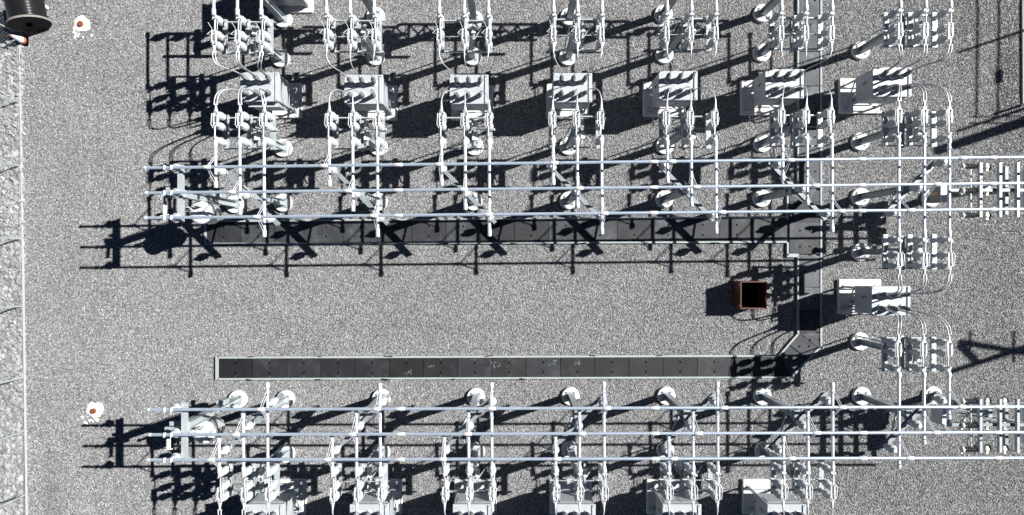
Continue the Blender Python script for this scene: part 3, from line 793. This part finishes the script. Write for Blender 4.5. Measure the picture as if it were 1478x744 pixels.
# ---- pipes running north from the top switches, to supports beyond the edge
for k in range(7):
    o = ORD[k]; xs = wx(NPX[k], ZP)
    for p in range(3):
        phase_pipe((NPX[k][p], NPX[k][p]), -74, Y_N[k]-19, [], f'{PH[p]} pipe leaving the top edge north of the {o} upper breaker bay')
    if k < 6:
        t = support(*rowA0[k], 2.95, f'steel post whose pier is {o} from the left along the top edge')
        ox, oy = t.location.x, t.location.y
        x0, x1 = xs[0]-ox-0.2, xs[2]-ox+0.2
        for dy in (-0.25, 0.55):
            MB().box(((x0+x1)/2, dy, 3.02),(x1-x0,0.08,0.12)).obj('cross_beam','steel',t)
        MB().box((0, 0.15, 2.90),(0.16,1.0,0.1)).obj('head_beam','steel',t)
        span = {2: (-111, 25), 3: (-111, 87), 4: (23, 86), 5: (23, 86)}.get(k)
        if span:
            lm = MB(); xa, xb_ = span[0]/41.0, span[1]/41.0
            for yy in (0.30, 0.85): lm.box(((xa+xb_)/2, yy, 3.15),(xb_-xa, 0.07, 0.12))
            nn = max(2, round((xb_-xa)/0.55)); st = (xb_-xa)/nn
            for q in range(nn):
                u0 = xa+q*st
                lm.bar((u0,0.30,3.24),(u0+st,0.85,3.24),0.05,0.03).bar((u0,0.85,3.28),(u0+st,0.30,3.28),0.05,0.03).box((u0,0.575,3.32),(0.06,0.55,0.03))
            lm.obj('lattice_arm','steel',t)
            MB().bar((0,0.3,3.0),(min(max(0,xa),xb_),0.575,3.09),0.1,0.06).obj('arm_bracket','steel',t)
        for p in range(3):
            post_insulator(xs[p], oy+0.55, 3.09, f'{PH[p]} insulator on the post at the top edge, {o} from the left', 'post insulators at the top edge')

# ------------------------------------------------------------------ bus end structures at the left
TANK = MB().lathe((0,0,0),[(0.30,0),(0.33,0.03),(0.33,0.78),(0.36,0.80),(0.36,0.83),(0.30,0.87),(0.10,0.90)],28).mesh('tank','paint')
def end_structure(px, py, bus, side, label_s, label_t, label_c):
    t = support(px, py, 3.92, label_s)
    ox, oy = t.location.x, t.location.y
    yc = [bus_y(b, W(248,0,ZB).x) for b in bus]
    xb = ox - 0.0
    m = MB()
    y0, y1 = yc[0]+0.12-oy, yc[2]-0.12-oy; ym = (y0+y1)/2
    m.box((0.04,ym,3.98),(0.012,y0-y1,0.13)).box((-0.02,ym,4.05),(0.14,y0-y1,0.012)).box((-0.02,ym,3.91),(0.14,y0-y1,0.012))
    m.obj('cross_arm','steel',t)
    # arm reaching west with fittings
    MB().bar((-0.05,ym-0.02,3.66),(-0.75,ym-0.02,3.66),0.16,0.10).obj('outrigger','steel',t)
    MB().box((-0.45,ym+0.16,3.66),(0.35,0.12,0.02)).obj('bracket','steel',t)
    for i, y in enumerate(yc):
        x = W(248,0,ZB).x
        post = thing('post_insulator',(x+0.02, y, 4.06), f'{("top","middle","bottom")[i]} insulator on the end arm of the {side} bus', 'insulator','insulators on the bus end arms')
        MB().lathe((0,0,0), shed_prof(0, 0.20, 1, 0.15, 0.08), 16).obj('insulator_body','porcelain',post)
        MB().box((0,0,0.21),(0.26,0.07,0.02)).obj('cap','live',post)
    # small pole transformer beside the column
    s = 1 if side == 'upper' else -1
    lt = W(290 if s > 0 else 295, 307 if s > 0 else 624, 2.75); lt.z = 1.95
    tr = thing('pole_transformer', lt, label_t, 'transformer')
    tk = put('tank', TANK, tr)
    for q in range(3):
        a = R(70 + q*25); 
        MB().lathe((0.2*math.cos(a),0.2*math.sin(a),0.84), shed_prof(0,0.30,4,0.045,0.025),10).obj('bushing','porcelain',tr)
    MB().lathe((-0.24,0.10,0.82), shed_prof(0,0.32,4,0.05,0.028),10).lathe((-0.24,0.10,1.14),[(0.06,0),(0.07,0.03),(0.05,0.07)],10).obj('bushing','porcelain',tr)
    MB().bbox((0.33,-0.05,0.55),(0.14,0.2,0.3),0.01).obj('fuse_box','dark',tr)
    dx, dy = ox-lt.x, oy-lt.y
    MB().bar((0.2*dx,0.2*dy,0.6),(0.9*dx,0.9*dy,0.6),0.08,0.05).bar((0.2*dx,0.2*dy,0.2),(0.9*dx,0.9*dy,0.2),0.08,0.05).obj('hanger','steel',tr)
    MB().lathe((0.12,-0.34,0.5),[(0.03,0),(0.03,0.02)],8,axis=(0,-1,0)).obj('red_marking','red',tr)
    # fuse cutout hung from the outrigger
    c = W(226 if s > 0 else 229, 284 if s > 0 else 628, 3.6)
    cu = thing('fuse_cutout', (ox-0.68, oy+ym-0.1, 3.62), label_c, 'fuse cutout')
    MB().tube([(0,0,0.02),(0,-0.12,0.0)],0.03,8).obj('mount','darkpoly',cu)
    MB().lathe((0,-0.12,0), shed_prof(0,0.40,5,0.07,0.045),12,axis=(0,-1,0.05)).obj('insulator_body','paint',cu)
    MB().tube([(0.08,-0.10,0.05),(0.08,-0.5,0.06)],0.016,8).tube([(-0.12,-0.54,0.02),(0.14,-0.5,0.04)],0.022,6).obj('fuse_tube','creampoly',cu)
    cu2 = thing('lightning_arrester', (ox-0.38, oy+ym-0.1, 3.62), f'dark arrester beside the white fuse at the left end of the {side} bus', 'arrester')
    MB().lathe((0,0,0), shed_prof(0,0.42,6,0.055,0.035),12,axis=(0,-1,0.05)).obj('insulator_body','darkpoly',cu2)
    MB().tube([(0,-0.42,0.02),(-0.1,-0.6,-0.3),(0.1,-0.3,-1.0),(0.3,0,-1.6)],0.008,5).obj('ground_lead','darkpoly',cu2)
    # terminal boxes on the column
    MB().bbox((0.0,0.18,1.35),(0.28,0.16,0.4),0.01).obj('junction_box','steel',t)
    MB().tube([(0.14,0.10,0.03),(0.14,0.10,2.6)],0.018,6).tube([(-0.05,0.14,1.55),(-0.08,0.14,3.0),(-0.3,0.05,3.4)],0.014,6).obj('riser_cable','darkpoly',t)
    return t
end_structure(338, 295, BUS_U, 'upper', 'steel column with cross arm holding the left ends of the upper bus', 'white pole transformer tank at the left end of the upper bus', 'white fuse cutout at the left end of the upper bus')
end_structure(342.6, 577, BUS_L, 'lower', 'steel column with cross arm holding the left ends of the lower bus', 'white pole transformer tank at the left end of the lower bus', 'white fuse cutout at the left end of the lower bus')

# ------------------------------------------------------------------ tie structures at the right edge
HINS = MB().lathe((0,0,0), shed_prof(0,0.38,6,0.085,0.05),12,axis=(-1,0,0)).mesh('insulator_body','darkpoly')
def tie_structure(px, py, bus, side):
    t = support(px, py, 2.95, f'steel column of the switch structure under the right end of the {side} bus')
    ox, oy = t.location.x, t.location.y
    ys = [bus_y(b, 14.2) - oy for b in bus]
    y0, y1 = ys[0]+0.0, ys[2]-0.16
    MB().bbox((0.05,(y0+y1)/2,3.05),(2.6,0.10,0.16),0.005).obj('main_beam','shadesteel',t)
    MB().bar((-0.08,-0.09,2.2),(-0.9,(y0+y1)/2,3.0),0.06,0.06).bar((0.08,-0.09,2.2),(0.9,(y0+y1)/2,3.0),0.06,0.06).obj('knee_brace','steel',t)
    cols = [(1416,3.25),(1444.5,3.25),(1470,3.25),(1500,3.25)]
    for i, (cx_, h) in enumerate(cols):
        x = W(cx_,0,h).x - ox
        MB().box((x,(y0+y1)/2,3.25),(0.075,y0-y1,0.012)).box((x-0.032,(y0+y1)/2,3.19),(0.012,y0-y1,0.11)).box((x+0.032,(y0+y1)/2,3.19),(0.012,y0-y1,0.11)).obj('rack_beam','steel',t)
    tg = 'horizontal insulators on the right hand switch racks'
    for i, (cx_, h) in enumerate(cols[:3] if side == 'lower' else cols[:2]):
        x = W(cx_,0,h).x
        for j, yy in enumerate(ys):
            y = oy + yy - 0.10
            u = thing('rack_insulator', (x-0.06, y, 3.12 if i == 0 else 2.85), f'{("top","middle","bottom")[j]} dark insulator on the {("outer left","middle","rightmost")[i]} rack of the {side} right structure', 'insulator', tg)
            if i == 0:
                put('insulator_body', HINS, u)
                MB().lathe((-0.38,0,0),[(0.04,0),(0.09,0.02),(0.12,0.06),(0.06,0.10)],12,axis=(-1,0,0)).tube([(-0.42,0,0),(-0.50,-0.12,0.05)],0.035,8).obj('cap','creampoly',u)
            else:
                MB().lathe((0,0,0), shed_prof(0,0.3,4,0.10,0.05),12,axis=(-0.8,0,0.5)).obj('insulator_body','darkpoly',u)
                MB().lathe((-0.25,0,0.17),[(0.05,0),(0.09,0.03),(0.09,0.06),(0.04,0.1)],12,axis=(-0.2,0,1)).box((-0.24,-0.02,0.22),(0.07,0.24,0.04)).obj('cap','creampoly',u)
    x = W(1401,0,3.1).x - ox
    MB().tube([(x,ys[0]-0.1,3.10),(x,ys[2]-0.1,3.10)],0.022,8).tube([(x-0.06,ys[0]-0.3,3.0),(x+0.02,ys[1],3.05),(x-0.05,ys[2]-0.05,3.0)],0.012,6).obj('gang_rod','live',t)
    for q, yy in enumerate(ys):
        yb_ = yy - 0.10
        if side == 'lower': MB().box((x+0.30, yb_, 3.02),(0.16,0.20,0.22)).obj('pole_housing','darkpoly',t)
        MB().tube(bez(Vector((x+0.02,yb_+0.1,3.15)),Vector((x+0.2,yb_+0.5,3.4)),Vector((x+0.7,yb_+0.45,3.4)),Vector((x+0.95,yb_+0.05,3.05))),0.011,6).obj('jumper','darkpoly',t)
    MB().box((x+1.35,(y0+y1)/2+0.02,2.70),(0.10,abs(y0-y1)*0.9,0.14)).obj('lower_beam','shadesteel',t)
    b0 = W(1371,0,2.6).x - ox
    MB().tube([(b0,0.10,2.6),(0.8,(y0+y1)/2+0.1,3.0)],0.02,6).tube([(b0,0.02,2.6),(0.8,(y0+y1)/2-0.02,3.0)],0.02,6).obj('stay_rods','steel',t)
    # wide pale panels under the outer rack beam
    px_ = W(1475,0,2.9).x - ox
    for yy in (0.33, -0.35):
        MB().bbox((px_+0.1,(y0+y1)/2+yy,2.85),(0.22,0.55,0.25),0.03).obj('equipment_box','paint',t)
    # box on the column with a yellow notice
    oyb = 0.0 if side == 'upper' else -0.42
    MB().bar((0,0,1.35),(-0.5,oyb,1.35),0.06,0.06).obj('box_bracket','steel',t)
    MB().bbox((-0.52,oyb,1.35),(0.24,0.52,0.62),0.012).obj('motor_box','dark' if side=='upper' else 'steel',t)
    bx = [c for c in t.children if c.name.startswith('motor_box')][0]
    MB().bbox((-0.52,oyb,1.675),(0.27,0.56,0.02),0.004).obj('box_lid','paint',bx)
    if side == 'upper':
        m = MB()
        for q in range(6): m.box((-0.642, 0.03+random.uniform(-.01,.01), 1.16+q*0.06),(0.003,0.10,0.03))
        m.obj('yellow_notice','yellow',bx)
    return t
tie_structure(1345, 286, BUS_U, 'upper')
tie_structure(1347, 571, BUS_L, 'lower')
# loose jumper over the lower rack
jp = MB().tube(bez(W(1421,587,3.9), W(1424,552,4.2), W(1450,556,4.2), W(1462,570,3.6)), 0.012, 6)
tag(jp.obj('jumper_cable','darkpoly'), 'thin dark jumper arching over the lower right structure', 'cable')

# ------------------------------------------------------------------ white cabinet at the top edge
v = W(418, 13.5, 0.15)
cb = thing('equipment_cabinet', (v.x, v.y+0.5, 0), 'large white metal cabinet cut off by the top edge near the left', 'cabinet')
MB().bbox((0,0,0.06),(1.6,1.2,0.12),0.02).obj('pad','concrete',cb)
bd = MB().bbox((0,0,1.3),(1.42,0.9,1.9),0.015).bbox((0,0,2.27),(1.5,1.0,0.04),0.01).obj('body','cabinet',cb)
MB().box((-0.34,-0.455,1.3),(0.6,0.012,1.7)).obj('door','cabinet',bd); MB().box((0.34,-0.455,1.3),(0.6,0.012,1.7)).obj('door','cabinet',bd)
MB().box((-0.06,-0.47,1.3),(0.02,0.02,0.12)).obj('handle','darkpoly',bd)
for sx in (-1,1): MB().box((sx*0.62,0,0.23),(0.1,0.85,0.24)).obj('plinth','steel',cb)

# ------------------------------------------------------------------ brown bin
v0 = W(1057, 443.5, 0); 
bw, bdp, bh = 0.88, 0.93, 0.88
bn = thing('steel_bin', (v0.x+bw/2, v0.y+bdp/2, 0), 'open rusty brown steel bin standing alone on the gravel, black inside', 'bin')
th = 0.035
for nm, c, d in (('side_panel',(-bw/2+th/2,0,bh/2),(th,bdp-2*th,bh-0.02)),('side_panel',(bw/2-th/2,0,bh/2),(th,bdp-2*th,bh-0.02)),('side_panel',(0,bdp/2-th/2,bh/2),(bw,th,bh-0.02)),('side_panel',(0,-bdp/2+th/2,bh/2),(bw,th,bh-0.02))):
    MB().box(c,d).obj(nm,'bin',bn)
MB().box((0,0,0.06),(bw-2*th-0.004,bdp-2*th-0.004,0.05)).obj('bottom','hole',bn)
rm = MB()
for s in (-1,1):
    rm.box((s*(bw/2-0.012),0,bh+0.0),(0.035,bdp+0.03,0.03)); rm.box((0,s*(bdp/2-0.012),bh+0.001),(bw-0.03,0.033,0.028))
rm.obj('rim','rim',bn)
for sx in (-1,1):
    for sy in (-1,1): MB().bar((sx*bw/2,sy*(bdp/2-0.12),bh+0.01),(sx*(bw/2+0.07),sy*(bdp/2-0.12),bh+0.05),0.03,0.03).obj('lifting_lug','bin',bn)
for sy in (-1,0,1): MB().box((-bw/2-0.012, sy*0.3, bh/2),(0.024,0.04,bh-0.1)).obj('rib','bin',bn)

# ------------------------------------------------------------------ cable reel, cone, stubs
rz = R(13)
v = W(61, 43.5, 0)
rl = thing('cable_reel', (v.x, v.y, 0), 'large dark wooden reel wound with shiny black cable in the top left corner', 'cable reel', rz=rz)
Rf = 0.66; wdt = 0.95
for yy in (0.0, wdt):
    m = MB()
    # flange built of boards clipped to the circle
    nb = 9
    for q in range(nb):
        x0 = -Rf + 2*Rf*q/nb + 0.004; x1 = -Rf + 2*Rf*(q+1)/nb - 0.004
        m2 = MB(); zz = [math.sqrt(max(Rf*Rf - x*x, 0.0009)) for x in (x0,(x0+x1)/2,x1)]
        poly = [(x0,-zz[0]),((x0+x1)/2,-zz[1]),(x1,-zz[2]),(x1,zz[2]),((x0+x1)/2,zz[1]),(x0,zz[0])]
        vs_ = [(p[0], yy-0.03, Rf+p[1]) for p in poly] + [(p[0], yy+0.03, Rf+p[1]) for p in poly]
        n_ = 6
        fs_ = [tuple(range(n_)), tuple(range(2*n_-1,n_-1,-1))] + [((i+1)%n_, i, n_+i, n_+(i+1)%n_) for i in range(n_)]
        m2.add(vs_, fs_); m2.obj('flange_board','drum',rl)
    MB().lathe((0,yy-0.042,Rf),[(Rf*0.97,0),(Rf+0.012,0.0),(Rf+0.012,0.084),(Rf*0.97,0.084)],40,axis=(0,1,0),smooth=False).obj('flange_rim','drumrim',rl) if False else None
    ring = MB(); n_ = 44
    for q in range(n_):
        a0, a1 = 2*math.pi*q/n_, 2*math.pi*(q+1)/n_
        P_ = lambda a, r, y: (r*math.cos(a), y, Rf + r*math.sin(a))
        ring.add([P_(a0,Rf+.004,yy-0.034),P_(a1,Rf+.004,yy-0.034),P_(a1,Rf+.004,yy+0.034),P_(a0,Rf+.004,yy+0.034),P_(a0,Rf-.02,yy-0.034),P_(a1,Rf-.02,yy-0.034),P_(a1,Rf-.02,yy+0.034),P_(a0,Rf-.02,yy+0.034)],
                 [(0,1,2,3),(4,5,1,0),(3,2,6,7),(7,6,5,4)])
    ring.obj('flange_rim','drumrim',rl)
    MB().lathe((0, yy-0.05 if yy == 0 else yy+0.05, Rf),[(0.10,-0.02),(0.10,0.02),(0.05,0.021)],16,axis=(0,-1,0)).obj('hub_plate','hole',rl)
cb_ = MB(); turns = 17
for q in range(turns):
    y = 0.06 + (wdt-0.12)*q/(turns-1); Rc = 0.56
    pts = [(Rc*math.cos(2*math.pi*a/30), y, Rf + Rc*math.sin(2*math.pi*a/30)) for a in range(31)]
    cb_.tube(pts, 0.026, 8, cap=False)
cb_.lathe((0,0.03,Rf),[(0.545,0),(0.545,wdt-0.06)],30,axis=(0,1,0))
cb_.obj('wound_cable','black',rl)
tail = MB().tube(bez(Vector((-0.5,0.05,0.35)),Vector((-0.9,0.1,0.1)),Vector((-1.2,0.3,0.05)),Vector((-1.7,0.5,0.06))),0.026,8)
tail.obj('cable_tail','black',rl)

cv = W(35.5, 60, 0)
cn = thing('traffic_cone', (cv.x,cv.y,0.04), 'small orange and white cone on a black base below the cable reel', 'traffic cone')
MB().bbox((0,0,0.025),(0.34,0.34,0.05),0.03).obj('base','hole',cn)
MB().lathe((0,0,0.05),[(0.13,0),(0.115,0.10)],20).lathe((0,0,0.62),[(0.032,0),(0.026,0.05),(0.02,0.055)],20).obj('cone_body','orange',cn)
MB().lathe((0,0,0.15),[(0.117,0),(0.033,0.47)],20).obj('reflective_band','paint',cn)

wv = W(68, 12, 0)
wb = MB().bbox((0,0,0.17),(0.12,0.12,0.34),0.015).lathe((0,0,0.34),[(0.055,0),(0.04,0.03)],12)
o = wb.obj('marker_post','paint',None,(wv.x,wv.y,0)); tag(o,'short white post beside the right side of the cable reel','post')
wv2 = W(1474.5, 152, 0)
o = MB().tube([(0,0,0),(0,0,0.9)],0.04,10).lathe((0,0,0.9),[(0.055,0),(0.03,0.05)],10).obj('marker_post','concrete',None,(wv2.x,wv2.y,0)); tag(o,'pale stub post at the end of the thin line at the right edge','post')
ra, rb = W(1474,-40), W(1475,150)
o = MB().bar((ra.x,ra.y,0.04),(rb.x,rb.y,0.04),0.035,0.08).obj('edging_strip','edge'); tag(o,'thin pale edging line near the top right corner','edging')

def stub(px, py, rad, label, seed):
    random.seed(seed)
    v = W(px, py, 0); t = thing('conduit_stub', (v.x, v.y, 0), label, 'conduit')
    m = MB(); n_ = 26; ring = []
    for q in range(n_):
        a = 2*math.pi*q/n_; r = rad*(0.82+0.3*random.random())
        ring.append((r*math.cos(a), r*math.sin(a)*0.85))
    vs_ = [(0,0,0.06)] + [(x*0.7,y*0.7,0.058) for x,y in ring] + [(x,y,0.015) for x,y in ring]
    fs_ = [(0,1+q,1+(q+1)%n_) for q in range(n_)] + [(1+q,1+n_+q,1+n_+(q+1)%n_,1+(q+1)%n_) for q in range(n_)]
    m.add(vs_, fs_, 0, True)
    for q in range(14):
        a = random.uniform(3.6,5.6); r = rad*random.uniform(1.0,1.7)
        m.lathe((r*math.cos(a), r*math.sin(a), 0.02),[(0.05*random.random()+0.015,0),(0.01,0.03)],6)
    m.obj('grout_collar','whitewash',t)
    MB().lathe((0.0,-0.02,0.03),[(0.095,0),(0.095,0.09),(0.085,0.095)],18).obj('pipe_stub','conduit',t)
    return t
stub(118.5, 35, 0.33, 'orange brown pipe stub in a white grout patch right of the cable reel', 4)
stub(137, 592, 0.33, 'orange brown pipe stub in a white grout patch at lower left', 5)
random.seed(11)

# ------------------------------------------------------------------ tall masts east of the frame and their wires
def mast(tip, h, label, cross=False, r=0.09):
    """tip = pixel where the tip's shadow falls"""
    g = W(tip[0], tip[1], 0); b = g + Vector((SUNV.x, SUNV.y, 0))/SUNV.z*h
    t = thing('steel_mast', (b.x,b.y,0), label, 'mast', 'tall masts standing beyond the right edge')
    MB().tube([(0,0,0),(0,0,h)],[r,r*0.75],14).obj('pole','steel',t)
    MB().lathe((0,0,0),[(0.4,0),(0.4,0.1)],24).obj('pier','concrete',t)
    if cross:
        MB().box((0,0.75,h-0.65),(0.06,0.95,0.06)).obj('cross_arm','steel',t)
        MB().box((0,0.15,h-2.1),(0.06,1.1,0.06)).obj('cross_arm','steel',t)
        MB().bar((-0.35,0.75,h-0.6),(0,0,h-0.9),0.16,0.16).bar((-0.35,0.85,h-0.6),(1.6,0.2,h-1.2),0.14,0.14).obj('cross_arm','steel',t)
    return b
mast((1383,76), 8.0, 'tall mast off the right edge casting the topmost thin diagonal shadow', r=0.06)
bpole = mast((1380,190), 8.4, 'tall mast off the right edge holding two wires', r=0.07)
mast((1352,218), 8.2, 'thick mast off the right edge casting a broad blurred shadow', r=0.21)
mast((1372,537), 9.0, 'tall mast off the right edge with cross arms, lower down', cross=True, r=0.12)
for i, (gx, hh) in enumerate(((1407, 6.8), (1438, 6.6))):
    d = Vector((SUNV.x, SUNV.y, 0))/SUNV.z*hh
    a = W(gx, -120) + d; c = W(gx+1.5, 172) + d; a.z = hh; c.z = hh
    tag(MB().tube([a, (a+c)/2-Vector((0,0,0.06)), c], 0.035, 8).obj('overhead_wire','darkpoly'), ('left','right')[i] + ' of two overhead wires whose straight shadows run at upper right', 'wire', 'overhead wires off the right edge')

d = Vector((SUNV.x, SUNV.y, 0))/SUNV.z*6.4
for i, yy in enumerate((169, 178)):
    a = W(1400, yy) + d; c = W(1620, yy+1) + d; a.z = c.z = 6.4
    tag(MB().tube([a, (a+c)/2-Vector((0,0,0.05)), c], 0.025, 8).obj('overhead_wire','darkpoly'), ('upper','lower')[i] + ' of two short cross wires whose shadows lie at right above the bus', 'wire', 'overhead wires off the right edge')
d = Vector((SUNV.x, SUNV.y, 0))/SUNV.z*6.55
a = W(1438.8, 112) + d
o = thing('line_insulator', (a.x, a.y, 6.5), 'insulator on the right overhead wire casting a blurred spot', 'insulator')
MB().lathe((0,-0.2,0), shed_prof(0,0.42,4,0.13,0.08), 14, axis=(0,1,0)).obj('insulator_body','darkpoly',o)
